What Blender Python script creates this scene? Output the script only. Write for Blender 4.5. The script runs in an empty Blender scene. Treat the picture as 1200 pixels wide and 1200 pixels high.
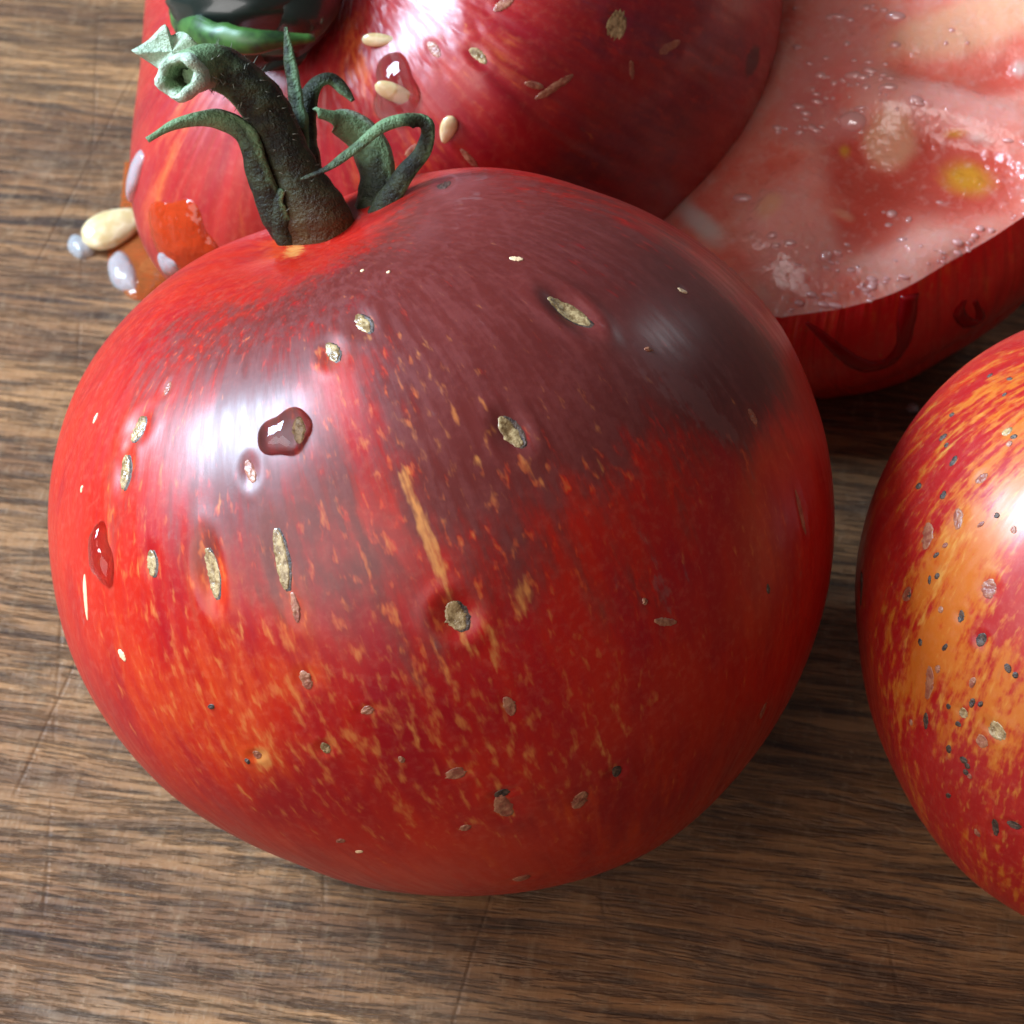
import bpy, math
import numpy as np
from mathutils import Vector
from mathutils.bvhtree import BVHTree

rng = np.random.default_rng(7)
CM = 0.01
# ------------------------------------------------------------------ camera, light, exposure
ELEV = math.radians(48)
BACK = np.array([0, -math.cos(ELEV), math.sin(ELEV)])
UP = np.array([0, math.sin(ELEV), math.cos(ELEV)])
RIGHT = np.array([1.0, 0, 0])
K = 9.2 / 1200 / 27                      # tangent per pixel of the 1200 px photograph
MAIN_C = np.array([0, 0, 3.3])
CAM = MAIN_C + BACK * 27 + RIGHT * 0.636 + UP * 0.19

sc = bpy.context.scene
COL = sc.collection
cam_d = bpy.data.cameras.new("camera")
cam_o = bpy.data.objects.new("camera", cam_d)
COL.objects.link(cam_o)
cam_o.location = Vector(CAM * CM)
cam_o.rotation_euler = (math.pi / 2 - ELEV, 0, 0)
cam_d.sensor_width = 36
cam_d.lens = 18 / (600 * K)
cam_d.clip_start = 0.01
cam_d.clip_end = 50
cam_d.dof.use_dof = True
cam_d.dof.focus_distance = 0.246
cam_d.dof.aperture_fstop = 95
sc.camera = cam_o

w = bpy.data.worlds.new("World")
sc.world = w
w.use_nodes = True
w.node_tree.nodes["Background"].inputs[0].default_value = (1.0, 0.97, 0.95, 1)
w.node_tree.nodes["Background"].inputs[1].default_value = 0.075


def area(name, direction, dist, sx, sy, power, color):
    l = bpy.data.lights.new(name, "AREA")
    l.shape = "RECTANGLE"
    l.size, l.size_y, l.energy, l.color = sx, sy, power, color
    o = bpy.data.objects.new(name, l)
    COL.objects.link(o)
    d = Vector(direction).normalized()
    o.location = d * dist + Vector((0.0, 0.02, 0.02))
    o.rotation_euler = d.to_track_quat("Z", "Y").to_euler()
    return o


area("window_light", (-0.76, 0.20, 0.61), 0.55, 0.19, 0.24, 8.6, (0.58, 0.79, 1.0))
area("room_light_front", (-0.60, -0.56, 0.56), 0.60, 0.50, 0.40, 2.3, (1.0, 0.95, 0.93))
area("room_light_back", (0.68, 0.58, 0.45), 0.60, 0.07, 0.07, 0.15, (0.88, 0.94, 1.0))
sc.view_settings.view_transform = "Standard"
sc.view_settings.look = "None"
sc.view_settings.exposure = 0.25
sc.view_settings.gamma = 1.0
sc.render.engine = "CYCLES"
sc.cycles.use_denoising = True
sc.cycles.max_bounces = 8
sc.cycles.caustics_refractive = True
sc.cycles.blur_glossy = 0.3
sc.cycles.sample_clamp_indirect = 4


# ------------------------------------------------------------------ geometry helpers (all in cm)
def nrm(a):
    a = np.asarray(a, float)
    return a / (np.linalg.norm(a, axis=-1, keepdims=True) + 1e-12)


def ray(u, v):
    return -BACK + RIGHT * ((u - 600) * K) + UP * ((600 - v) * K)


def at_depth(u, v, dep):
    return CAM + ray(u, v) * dep


def at_z(u, v, z):
    r = ray(u, v)
    return CAM + r * ((z - CAM[2]) / r[2])


def at_plane(u, v, c, n):
    r = ray(u, v)
    return CAM + r * (np.dot(c - CAM, n) / np.dot(r, n))


def depth_of(p):
    return -np.dot(p - CAM, BACK)


def camdir(x, y, z):                      # x right, y up in the picture, z towards the camera
    return nrm(RIGHT * x + UP * y + BACK * z)


_W = [(nrm(rng.normal(size=3)) * f, rng.uniform(0, 6.28), f) for f in
      list(rng.uniform(0.7, 1.4, 10)) + list(rng.uniform(1.8, 3.5, 14)) + list(rng.uniform(4, 8, 18))]


def wob(p, lo=0, hi=42, s=1.0):           # smooth random field of a position in cm
    out = np.zeros(p.shape[:-1])
    for k, ph, f in _W[lo:hi]:
        out += np.sin(p @ (k * s * 2.2) + ph) / f ** 0.6
    return out / math.sqrt(max(1, hi - lo))


def link_mesh(name, verts, faces, mat, origin=(0, 0, 0), parent=None, attrs=None, smooth=True):
    """verts in cm (world); faces int array (n,3) or (n,4)"""
    origin = np.asarray(origin, float)
    v = (np.asarray(verts, float) - origin) * CM
    f = np.asarray(faces, np.int32)
    k = f.shape[1]
    me = bpy.data.meshes.new(name)
    me.vertices.add(len(v))
    me.vertices.foreach_set("co", v.ravel())
    me.loops.add(f.size)
    me.loops.foreach_set("vertex_index", f.ravel())
    me.polygons.add(len(f))
    me.polygons.foreach_set("loop_start", np.arange(0, f.size, k, dtype=np.int32))
    me.polygons.foreach_set("loop_total", np.full(len(f), k, np.int32))
    me.update(calc_edges=True)
    me.validate()
    if smooth:
        me.polygons.foreach_set("use_smooth", np.ones(len(me.polygons), bool))
    for an, av in (attrs or {}).items():
        av = np.asarray(av, np.float32)
        if av.ndim == 2:
            a = me.attributes.new(an, "FLOAT_VECTOR", "POINT")
            a.data.foreach_set("vector", av.ravel())
        else:
            a = me.attributes.new(an, "FLOAT", "POINT")
            a.data.foreach_set("value", av)
    if mat:
        me.materials.append(mat)
    o = bpy.data.objects.new(name, me)
    COL.objects.link(o)
    if parent is None:
        o.location = Vector(origin * CM)
    else:
        o.parent = parent
    return o


def tag(o, label=None, cat=None, group=None, kind=None):
    for k, val in (("label", label), ("category", cat), ("group", group), ("kind", kind)):
        if val:
            o[k] = val
    return o


def grid_faces(nu, nv, wrap_u=False, wrap_v=False):
    """vertex index = i*nv + j"""
    i = np.arange(nu if wrap_u else nu - 1)
    j = np.arange(nv if wrap_v else nv - 1)
    I, J = np.meshgrid(i, j, indexing="ij")
    I2, J2 = (I + 1) % nu, (J + 1) % nv
    return np.stack([I * nv + J, I2 * nv + J, I2 * nv + J2, I * nv + J2], -1).reshape(-1, 4)


def catmull(pts, n):
    p = np.asarray(pts, float)
    p = np.vstack([2 * p[0] - p[1], p, 2 * p[-1] - p[-2]])
    out = []
    m = len(p) - 3
    for t in np.linspace(0, m - 1e-6, n):
        i = int(t)
        f = t - i
        a, b, c, d = p[i:i + 4]
        out.append(0.5 * (2 * b + (c - a) * f + (2 * a - 5 * b + 4 * c - d) * f * f + (3 * b - a - 3 * c + d) * f ** 3))
    return np.array(out)


# ------------------------------------------------------------------ node helper
class NT:
    def __init__(s, name):
        s.m = bpy.data.materials.new(name)
        s.m.use_nodes = True
        s.t = s.m.node_tree
        s.b = s.t.nodes["Principled BSDF"]

    def put(s, inp, val):
        if isinstance(val, bpy.types.NodeSocket):
            s.t.links.new(val, inp)
        elif isinstance(val, (tuple, list)) and len(val) == 3 and inp.type == "RGBA":
            inp.default_value = (*val, 1)
        else:
            inp.default_value = val

    def set(s, **kw):
        for k, val in kw.items():
            s.put(s.b.inputs[k.replace("_", " ")], val)

    def attr(s, name, vec=False):
        n = s.t.nodes.new("ShaderNodeAttribute")
        n.attribute_name = name
        return n.outputs["Vector" if vec else "Fac"]

    def obj(s):
        n = s.t.nodes.new("ShaderNodeTexCoord")
        return s.mapping(n.outputs["Object"], (100, 100, 100))

    def mapping(s, vec, scale=(1, 1, 1), rot=(0, 0, 0), loc=(0, 0, 0)):
        n = s.t.nodes.new("ShaderNodeMapping")
        s.put(n.inputs["Vector"], vec)
        n.inputs["Scale"].default_value = scale
        n.inputs["Rotation"].default_value = rot
        n.inputs["Location"].default_value = loc
        return n.outputs[0]

    def noise(s, vec, scale, detail=3, rough=0.55, dist=0.0):
        n = s.t.nodes.new("ShaderNodeTexNoise")
        s.put(n.inputs["Vector"], vec)
        n.inputs["Scale"].default_value = scale
        n.inputs["Detail"].default_value = detail
        n.inputs["Roughness"].default_value = rough
        n.inputs["Distortion"].default_value = dist
        return n.outputs["Fac"]

    def voro(s, vec, scale, feature="F1", rand=1.0):
        n = s.t.nodes.new("ShaderNodeTexVoronoi")
        n.feature = feature
        s.put(n.inputs["Vector"], vec)
        n.inputs["Scale"].default_value = scale
        n.inputs["Randomness"].default_value = rand
        return n.outputs["Distance"]

    def math(s, op, a, b=0.0, clamp=False):
        n = s.t.nodes.new("ShaderNodeMath")
        n.operation = op
        n.use_clamp = clamp
        s.put(n.inputs[0], a)
        s.put(n.inputs[1], b)
        return n.outputs[0]

    def step(s, val, lo, hi, a=0.0, b=1.0):
        n = s.t.nodes.new("ShaderNodeMapRange")
        n.interpolation_type = "SMOOTHSTEP"
        s.put(n.inputs["Value"], val)
        for k, x in zip(("From Min", "From Max", "To Min", "To Max"), (lo, hi, a, b)):
            n.inputs[k].default_value = x
        return n.outputs[0]

    def mix(s, fac, a, b, blend="MIX"):
        n = s.t.nodes.new("ShaderNodeMix")
        n.data_type = "RGBA"
        n.blend_type = blend
        s.put(n.inputs[0], fac)
        s.put(n.inputs[6], a)
        s.put(n.inputs[7], b)
        return n.outputs[2]

    def bump(s, h, strength, dist, normal=None):
        n = s.t.nodes.new("ShaderNodeBump")
        s.put(n.inputs["Height"], h)
        n.inputs["Strength"].default_value = strength
        n.inputs["Distance"].default_value = dist * CM
        if normal is not None:
            s.put(n.inputs["Normal"], normal)
        return n.outputs[0]


# ------------------------------------------------------------------ materials
def mat_wood():
    t = NT("chopping_board_wood")
    p = t.mapping(t.obj(), rot=(0, 0, math.radians(8.0)))
    warp = t.noise(t.mapping(p, (0.12, 0.5, 1)), 1.0, 2)
    wv = t.t.nodes.new("ShaderNodeVectorMath")
    wv.operation = "MULTIPLY_ADD"
    t.put(wv.inputs[0], warp)
    wv.inputs[1].default_value = (0, 0.9, 0)
    t.put(wv.inputs[2], p)
    q = wv.outputs[0]
    broad = t.noise(t.mapping(q, (0.16, 1.2, 1)), 1.0, 5, 0.6)
    fine = t.noise(t.mapping(q, (0.45, 7.0, 1)), 1.0, 5, 0.7)
    pores = t.noise(t.mapping(q, (1.6, 20.0, 1)), 1.0, 4, 0.65)
    lines = t.noise(t.mapping(q, (0.22, 4.0, 1)), 1.0, 4, 0.65)
    cross = t.noise(t.mapping(q, (9, 3.0, 1)), 1.0, 3, 0.6)
    blot = t.noise(p, 0.55, 4, 0.6)
    pores2 = t.noise(t.mapping(q, (0.9, 11.0, 1), loc=(4, 2, 0)), 1.0, 5, 0.7)
    c = t.mix(t.step(broad, 0.30, 0.70), (0.175, 0.074, 0.030), (0.40, 0.196, 0.080))
    c = t.mix(t.step(fine, 0.34, 0.62, 0.7, 0.0), c, (0.075, 0.038, 0.020))
    c = t.mix(t.step(pores2, 0.50, 0.66, 0, 0.75), c, (0.050, 0.028, 0.017))
    c = t.mix(t.step(pores, 0.49, 0.66, 0, 0.55), c, (0.045, 0.025, 0.016))
    c = t.mix(t.step(lines, 0.56, 0.68, 0, 0.75), c, (0.028, 0.017, 0.014))
    c = t.mix(t.step(cross, 0.5, 0.75, 0, 0.22), c, (0.36, 0.24, 0.14))
    c = t.mix(t.step(blot, 0.58, 0.8, 0, 0.3), c, (0.34, 0.26, 0.19))
    spk = t.noise(p, 16, 3, 0.7)
    c = t.mix(t.step(spk, 0.55, 0.75, 0, 0.4), c, (0.34, 0.22, 0.12))
    # knife cuts: thin dark lines roughly across the grain
    cuts = None
    for ang, sx, off, wd in ((84, 0.42, 0.3, 0.014), (101, 0.38, 5.1, 0.014)):
        m = t.mapping(p, (1, 1, 1), (0, 0, math.radians(-ang + 90)), (off, off * 0.7, 0))
        wob_ = t.noise(t.mapping(m, (0.5, 0.4, 1)), 1.0, 2)
        sep = t.t.nodes.new("ShaderNodeSeparateXYZ")
        t.put(sep.inputs[0], m)
        x = t.math("ADD", t.math("MULTIPLY", sep.outputs[0], sx), t.math("MULTIPLY", wob_, 0.05))
        fr = t.math("ABSOLUTE", t.math("SUBTRACT", t.math("FRACT", x), 0.5))
        gate = t.step(t.noise(t.mapping(m, (1.1, 0.35, 1), loc=(off, 3, 1)), 1.0, 2), 0.46, 0.58)
        k = t.math("MULTIPLY", t.step(fr, 0.0, wd, 1, 0), gate)
        cuts = k if cuts is None else t.math("MAXIMUM", cuts, k)
    c = t.mix(t.math("MULTIPLY", cuts, 0.15), c, (0.022, 0.014, 0.012))
    h = t.math("SUBTRACT", t.math("ADD", t.math("MULTIPLY", fine, 0.8), t.math("MULTIPLY", cross, 0.35)), t.math("MULTIPLY", t.math("ADD", t.math("MULTIPLY", cuts, 0.3), t.step(pores, 0.49, 0.64)), 0.6))
    t.set(Base_Color=c, Roughness=t.step(broad, 0.3, 0.7, 0.62, 0.48), Specular_IOR_Level=0.35, Normal=t.bump(h, 0.8, 0.05))
    return t.m


def mat_skin(name, red, red2, orange, yellow, purple, speck_lo=0.62, streak=1.0, wet=False):
    t = NT(name)
    sv = t.attr("streak", True)
    o = t.obj()
    st = t.noise(t.mapping(sv, (11, 11, 3.0)), 1.0, 5, 0.65)
    st2 = t.noise(t.mapping(sv, (30, 30, 6), loc=(3, 1, 2)), 1.0, 3, 0.6)
    dab = t.noise(t.mapping(sv, (46, 46, 20), loc=(1, 7, 2)), 1.0, 2, 0.5)
    big = t.noise(o, 0.55, 3, 0.55)
    grain = t.noise(o, 14, 3, 0.6)
    c = t.mix(t.step(t.math("ADD", t.math("MULTIPLY", st, min(1, streak)), t.math("MULTIPLY", big, 0.5)), 0.55 * min(1, streak) + 0.07, 0.8 * min(1, streak) + 0.2), red, red2)
    of = t.math("ADD", t.attr("orange"), t.math("MULTIPLY", t.math("SUBTRACT", st, 0.5), 1.6 * streak))
    of = t.math("ADD", of, t.math("MULTIPLY", t.math("SUBTRACT", st2, 0.5), 1.3))
    of = t.math("ADD", of, t.math("MULTIPLY", t.math("SUBTRACT", dab, 0.5), 0.9 * streak))
    of = t.math("ADD", of, t.math("MULTIPLY", t.math("SUBTRACT", t.noise(o, 7, 3, 0.6), 0.5), 0.7 * streak))
    c = t.mix(t.step(of, 0.20, 1.10), c, orange)
    c = t.mix(t.step(grain, 0.45, 0.75, 0.0, 0.07), c, (0.75, 0.30, 0.18))
    pf = t.math("ADD", t.attr("purple"), t.math("MULTIPLY", t.math("SUBTRACT", t.math("ADD", st, t.math("MULTIPLY", t.noise(o, 2.2, 4, 0.6), 0.8)), 0.9), 1.1))
    pf = t.math("ADD", pf, t.math("MULTIPLY", t.math("SUBTRACT", st2, 0.5), 0.9))
    pf = t.math("SUBTRACT", pf, t.step(dab, 0.56, 0.7, 0, 0.3))
    pur2 = tuple(min(1, x * 1.25 + 0.003) for x in purple)
    pcol = t.mix(t.step(t.math("ADD", st2, t.math("MULTIPLY", grain, 0.7)), 0.72, 1.05), purple, pur2)
    c = t.mix(t.step(pf, 0.16, 1.0, 0, 0.92), c, pcol)
    # small elongated yellow dabs in the skin
    yf = t.math("ADD", t.math("MULTIPLY", t.math("SUBTRACT", dab, speck_lo), 2.6), t.math("MULTIPLY", t.attr("speck"), 0.62))
    yf = t.math("ADD", yf, t.math("MULTIPLY", t.math("SUBTRACT", st2, 0.5), 0.7))
    c = t.mix(t.step(yf, 0.22, 1.0, 0, 0.70), c, t.mix(0.75, orange, yellow))
    yl = t.math("ADD", t.attr("yellow"), t.math("MULTIPLY", t.math("SUBTRACT", t.math("ADD", st2, dab), 1.0), 1.1))
    c = t.mix(t.step(yl, 0.30, 0.85, 0, 0.92), c, yellow)
    tf = t.math("ADD", t.attr("cork"), t.math("MULTIPLY", t.math("SUBTRACT", grain, 0.5), 0.9))
    c = t.mix(t.step(tf, 0.4, 0.7, 0, 0.8), c, (0.42, 0.27, 0.16))
    dk = t.math("ADD", t.attr("dark"), t.math("MULTIPLY", t.math("SUBTRACT", grain, 0.5), 0.5))
    c = t.mix(t.step(dk, 0.35, 0.65, 0, 0.93), c, (0.035, 0.012, 0.014))
    bl = t.math("ADD", t.attr("bloom"), t.math("MULTIPLY", t.math("SUBTRACT", t.math("ADD", st2, t.noise(o, 3.5, 4, 0.6)), 1.0), 1.5))
    blm = t.step(bl, 0.38, 0.62)
    c = t.mix(t.math("MULTIPLY", blm, 0.35), c, (0.18, 0.085, 0.08))
    hgt = t.math("ADD", t.math("MULTIPLY", st2, 0.6), t.math("MULTIPLY", grain, 0.25))
    nb = t.bump(hgt, 0.22 if not wet else 0.15, 0.014)
    rip = t.noise(t.mapping(sv, (8, 8, 1.2) if wet else (5, 5, 1.4), loc=(9, 2, 4)), 1.0, 2)
    if wet:
        nb = t.bump(rip, 0.9, 0.12, nb)
    else:
        nb = t.bump(rip, 0.15, 0.05, nb)
    r0 = 0.32 if wet else 0.33
    rg = t.math("ADD", t.step(st2, 0.3, 0.7, r0, r0 + 0.16), t.math("MULTIPLY", blm, 0.16))
    t.set(Base_Color=c, Roughness=rg, Specular_IOR_Level=0.32, Normal=nb, Subsurface_Weight=0.16,
          Subsurface_Radius=(1.0, 0.28, 0.12), Subsurface_Scale=0.0022, Coat_Weight=0.35 if wet else 0.18, Coat_Roughness=0.22 if wet else 0.23)
    return t.m


def mat_cork(name, a, b, rough=0.6, sc_=22):
    t = NT(name)
    o = t.obj()
    n = t.noise(o, sc_, 4, 0.65)
    n2 = t.noise(o, sc_ * 2.3, 2, 0.6)
    c = t.mix(t.step(n, 0.38, 0.62), b, a)
    t.set(Base_Color=c, Roughness=rough, Specular_IOR_Level=0.6, Normal=t.bump(t.math("ADD", n, t.math("MULTIPLY", n2, 0.5)), 0.6, 0.02))
    return t.m


def mat_stem():
    t = NT("dried_green_stem")
    o = t.obj()
    n = t.noise(o, 5, 4, 0.65)
    f = t.noise(o, 26, 3, 0.65)
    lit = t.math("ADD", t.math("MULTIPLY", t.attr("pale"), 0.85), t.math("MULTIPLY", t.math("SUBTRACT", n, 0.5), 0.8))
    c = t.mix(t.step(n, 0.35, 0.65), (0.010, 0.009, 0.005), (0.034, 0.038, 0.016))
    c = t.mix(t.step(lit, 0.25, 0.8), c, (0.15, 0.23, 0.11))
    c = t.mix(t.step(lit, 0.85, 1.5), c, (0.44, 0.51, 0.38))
    c = t.mix(t.attr("russet"), c, (0.20, 0.075, 0.02))
    c = t.mix(t.step(f, 0.6, 0.8, 0, 0.14), c, (0.26, 0.27, 0.18))
    t.set(Base_Color=c, Roughness=0.5, Specular_IOR_Level=0.25, Normal=t.bump(t.math("ADD", n, f), 0.9, 0.035))
    return t.m


def mat_plain(name, col, rough=0.5, **kw):
    t = NT(name)
    t.set(Base_Color=col, Roughness=rough, **kw)
    return t.m


def mat_juice(name, col, trans=1.0, rough=0.03, bumpy=0.0):
    t = NT(name)
    t.set(Base_Color=col, Roughness=rough, IOR=1.35, Transmission_Weight=trans, Specular_IOR_Level=0.6)
    if bumpy:
        t.set(Normal=t.bump(t.noise(t.obj(), 4.0, 2), bumpy, 0.08))
    return t.m


def mat_flesh():
    t = NT("wet_cut_tomato_flesh")
    o = t.obj()
    n = t.noise(o, 1.6, 4, 0.6)
    g = t.noise(o, 9, 3, 0.6)
    c = t.mix(t.step(n, 0.3, 0.7), (0.90, 0.18, 0.12), (0.95, 0.40, 0.31))
    for an, colr, amt in (("gel", (0.72, 0.075, 0.045), 0.85), ("pink", (0.92, 0.38, 0.32), 0.85), ("peach", (0.92, 0.44, 0.27), 0.9),
                          ("violet", (0.80, 0.24, 0.22), 0.6), ("gold", (0.80, 0.34, 0.03), 1.0), ("whitish", (0.80, 0.62, 0.55), 1.0)):
        f = t.math("ADD", t.attr(an), t.math("MULTIPLY", t.math("SUBTRACT", n, 0.5), 0.5))
        c = t.mix(t.step(f, 0.15, 0.85, 0, amt), c, colr)
    c = t.mix(t.step(g, 0.5, 0.75, 0, 0.28), c, (0.9, 0.55, 0.48))
    v = t.voro(o, 8.5)
    gm = t.noise(o, 1.1, 2)
    beads = t.math("MULTIPLY", t.step(v, 0.15, 0.5, 1, 0), t.step(gm, 0.5, 0.62))
    nb = t.bump(t.math("ADD", n, t.math("MULTIPLY", g, 0.18)), 0.5, 0.14)
    nb = t.bump(beads, 0.28, 0.05, nb)
    t.set(Base_Color=c, Roughness=0.17, Specular_IOR_Level=0.5, Normal=nb, Subsurface_Weight=0.6,
          Subsurface_Radius=(1.0, 0.35, 0.22), Subsurface_Scale=0.005, Coat_Weight=0.35, Coat_Roughness=0.05)
    return t.m


def mat_seed():
    t = NT("tomato_seed_coat")
    o = t.obj()
    n = t.noise(o, 7, 3)
    c = t.mix(t.step(n, .35, .65), (0.60, 0.42, 0.20), (0.72, 0.56, 0.33))
    t.set(Base_Color=c, Roughness=0.22, Specular_IOR_Level=0.6, Normal=t.bump(n, 0.3, 0.03), Subsurface_Weight=0.3,
          Subsurface_Radius=(1, .6, .3), Subsurface_Scale=0.001, Coat_Weight=0.6, Coat_Roughness=0.05)
    return t.m


M_WOOD = mat_wood()
M_MAIN = mat_skin("striped_red_purple_skin", (0.30, 0.002, 0.007), (0.45, 0.012, 0.003), (0.54, 0.047, 0.004), (0.60, 0.22, 0.055), (0.100, 0.018, 0.015), streak=0.5)
M_REAR = mat_skin("wet_red_skin", (0.28, 0.007, 0.014), (0.38, 0.022, 0.016), (0.56, 0.10, 0.02), (0.70, 0.28, 0.06), (0.13, 0.006, 0.020), speck_lo=0.75, streak=0.6, wet=True)
M_RIGHT = mat_skin("orange_striped_skin", (0.36, 0.010, 0.010), (0.50, 0.034, 0.009), (0.50, 0.12, 0.013), (0.58, 0.25, 0.05), (0.12, 0.03, 0.03), speck_lo=0.58, streak=2.0)
M_HALF = mat_skin("red_skin", (0.66, 0.008, 0.010), (0.74, 0.016, 0.010), (0.72, 0.08, 0.015), (0.7, 0.3, 0.05), (0.10, 0.015, 0.02), speck_lo=0.9, wet=True)
M_CORK = mat_cork("corky_scar", (0.46, 0.31, 0.15), (0.18, 0.10, 0.04), 0.24, 14)
M_CORKP = mat_cork("pale_scab", (0.38, 0.15, 0.08), (0.25, 0.06, 0.035), 0.40, 12)
M_PIT = mat_cork("dark_pit_scab", (0.10, 0.055, 0.035), (0.03, 0.015, 0.012), 0.5)
M_FLECK = mat_plain("pale_fleck", (0.80, 0.52, 0.30), 0.35)
M_STEM = mat_stem()
M_HAIR = mat_plain("stem_hair", (0.20, 0.20, 0.15), 0.6)
M_JUICE = mat_juice("tomato_juice", (0.95, 0.28, 0.08), 0.82, 0.06, 0.6)
M_CLEAR = mat_juice("clear_juice", (1.0, 0.86, 0.80), 1.0, 0.02)
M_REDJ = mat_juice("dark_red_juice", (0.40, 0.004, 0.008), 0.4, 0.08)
M_BEAD = mat_plain("juice_bead", (0.88, 0.40, 0.36), 0.12, IOR=1.9, Specular_IOR_Level=0.6, Coat_Weight=1.0, Coat_Roughness=0.03)
M_GLINT = mat_juice("pale_glint_juice", (0.92, 0.92, 0.95), 0.75, 0.16, 0.5)  # near-white body colour stands in for the window's glint on the drops
M_FLESH = mat_flesh()
M_SEED = mat_seed()


# ------------------------------------------------------------------ fruit
class Fruit:
    def __init__(s, c, axis, a, b, p=2.25, dim=(0.5, 0.35), lobes=(), bumps=(), dim2=(0.12, 0.3)):
        s.c = np.asarray(c, float)
        s.ax = nrm(axis)
        ref = nrm(np.cross(s.ax, BACK))
        s.x, s.y = ref, np.cross(s.ax, ref)
        s.a, s.b, s.p, s.dim, s.lobes, s.bumps, s.dim2 = a, b, p, dim, lobes, [(nrm(d), h, wd) for d, h, wd in bumps], dim2
        s.pits = []

    def r(s, d, fine=True):
        cz = d @ s.ax
        sn = np.sqrt(np.clip(1 - cz * cz, 0, 1))
        ph = np.arctan2(d @ s.y, d @ s.x)
        th = np.arccos(np.clip(cz, -1, 1))
        r = ((sn / s.a) ** s.p + (np.abs(cz) / s.b) ** s.p) ** (-1 / s.p)
        r = r - s.dim[0] * np.exp(-(th / s.dim[1]) ** 1.7) - s.dim2[0] * np.exp(-((math.pi - th) / s.dim2[1]) ** 2)
        for k, amp, f0, pw in s.lobes:
            r = r + amp * sn * (0.5 + 0.5 * cz) ** pw * np.cos(k * ph + f0)
        for bd, h, wd in s.bumps:
            ang = np.arccos(np.clip(d @ bd, -1, 1))
            r = r + h * np.exp(-(ang / wd) ** 2)
        r = r + 0.012 * wob(d * s.a, 0, 24)
        if fine:
            for pc, m, k, ln, wd, h, rim in s.pits:
                q = d * r[..., None] + s.c - pc
                near = (np.abs(q).max(-1) < 3 * max(ln, wd))
                if near.any():
                    qq = q[near]
                    e = np.sqrt(((qq @ m) / ln) ** 2 + ((qq @ k) / wd) ** 2)
                    r[near] += -h * np.exp(-e ** 2 * 1.4) + rim * np.exp(-((e - 1.45) / 0.5) ** 2)
        return r

    def surf(s, d, fine=True):
        return s.c + d * s.r(d, fine)[..., None]

    def dirs(s, nth, nph):
        th = np.linspace(0.0015, math.pi - 0.0015, nth)
        ph = np.linspace(0, 2 * math.pi, nph, endpoint=False)
        T, P = np.meshgrid(th, ph, indexing="ij")
        d = np.sin(T)[..., None] * (np.cos(P)[..., None] * s.x + np.sin(P)[..., None] * s.y) + np.cos(T)[..., None] * s.ax
        return d.reshape(-1, 3), T.ravel(), P.ravel()

    def prep(s):
        d, _, _ = s.dirs(120, 180)
        v = s.surf(d, False)
        f = grid_faces(120, 180, False, True)
        s.bvh = BVHTree.FromPolygons([tuple(x) for x in v], [tuple(int(i) for i in x) for x in f])

    def hit(s, u, v):
        r = nrm(ray(u, v))
        loc, n, i, dist = s.bvh.ray_cast(Vector(CAM), Vector(r))
        if loc is None:                                # just past the outline: take the nearest point
            loc = s.bvh.find_nearest(Vector(CAM + r * np.dot(s.c - CAM, r)))[0]
        loc = np.array(loc)
        d = nrm(loc - s.c)
        p = s.surf(d[None], False)[0]
        m = s.ax - np.dot(s.ax, d) * d
        m = nrm(m)                                     # along the meridian, towards the stem
        return p, m, np.cross(d, m), depth_of(p) * K   # last: cm per photo pixel there

    def pit(s, u, v, ln, wd, h, rim=0.0):
        q = s.hit(u, v)
        if q:
            p, m, k, px = q
            s.pits.append((p, m, k, ln * px / 2, wd * px / 2, h, rim))

    def build(s, name, mat, nth, nph, paint, origin, speck=None):
        d, T, P = s.dirs(nth, nph)
        v = s.surf(d)
        at = {k: np.zeros(len(v), np.float32) for k in ("orange", "purple", "yellow", "cork", "dark", "bloom", "speck")}
        if speck is not None:
            at["speck"][:] = speck
        for row in paint:
            an, u, w_, ln, wd, amt = row[:6]
            q = s.hit(u, w_)
            if q is None:
                continue
            p, m, k, px = q
            if len(row) > 6:                            # turned away from the meridian
                a = math.radians(row[6])
                m, k = m * math.cos(a) + k * math.sin(a), k * math.cos(a) - m * math.sin(a)
            qv = v - p
            e = ((qv @ m) / (ln * px / 2)) ** 2 + ((qv @ k) / (wd * px / 2)) ** 2
            at[an] += amt * np.exp(-e * 0.9)
        for an in at:
            at[an] = np.clip(at[an], -0.5, 1.25)
        at["streak"] = np.stack([np.cos(P) * np.minimum(1, 0.35 + np.sin(T)), np.sin(P) * np.minimum(1, 0.35 + np.sin(T)), T], -1)
        s.obj = link_mesh(name, v, grid_faces(nth, nph, False, True), mat, origin, None, at)
        s.origin = np.asarray(origin, float)
        return s.obj

    def patch(s, name, u, v, ln, wd, mat, lift=0.003, thick=0.012, turn=0.0, rough=0.5, nu=17, nv=9):
        """a small lens of scab draped over the skin, thicker in the middle"""
        q = s.hit(u, v)
        if q is None:
            return None
        p, m, k, px = q
        a = math.radians(turn)
        m, k = m * math.cos(a) + k * math.sin(a), k * math.cos(a) - m * math.sin(a)
        ln, wd = ln * px / 2, wd * px / 2
        t = np.linspace(-1, 1, nu)
        jit = 1 + min(rough, 0.8) * rng.uniform(-0.2, 0.2, nu)
        bend = rng.uniform(-0.25, 0.25)
        pts, hs = [], []
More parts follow.
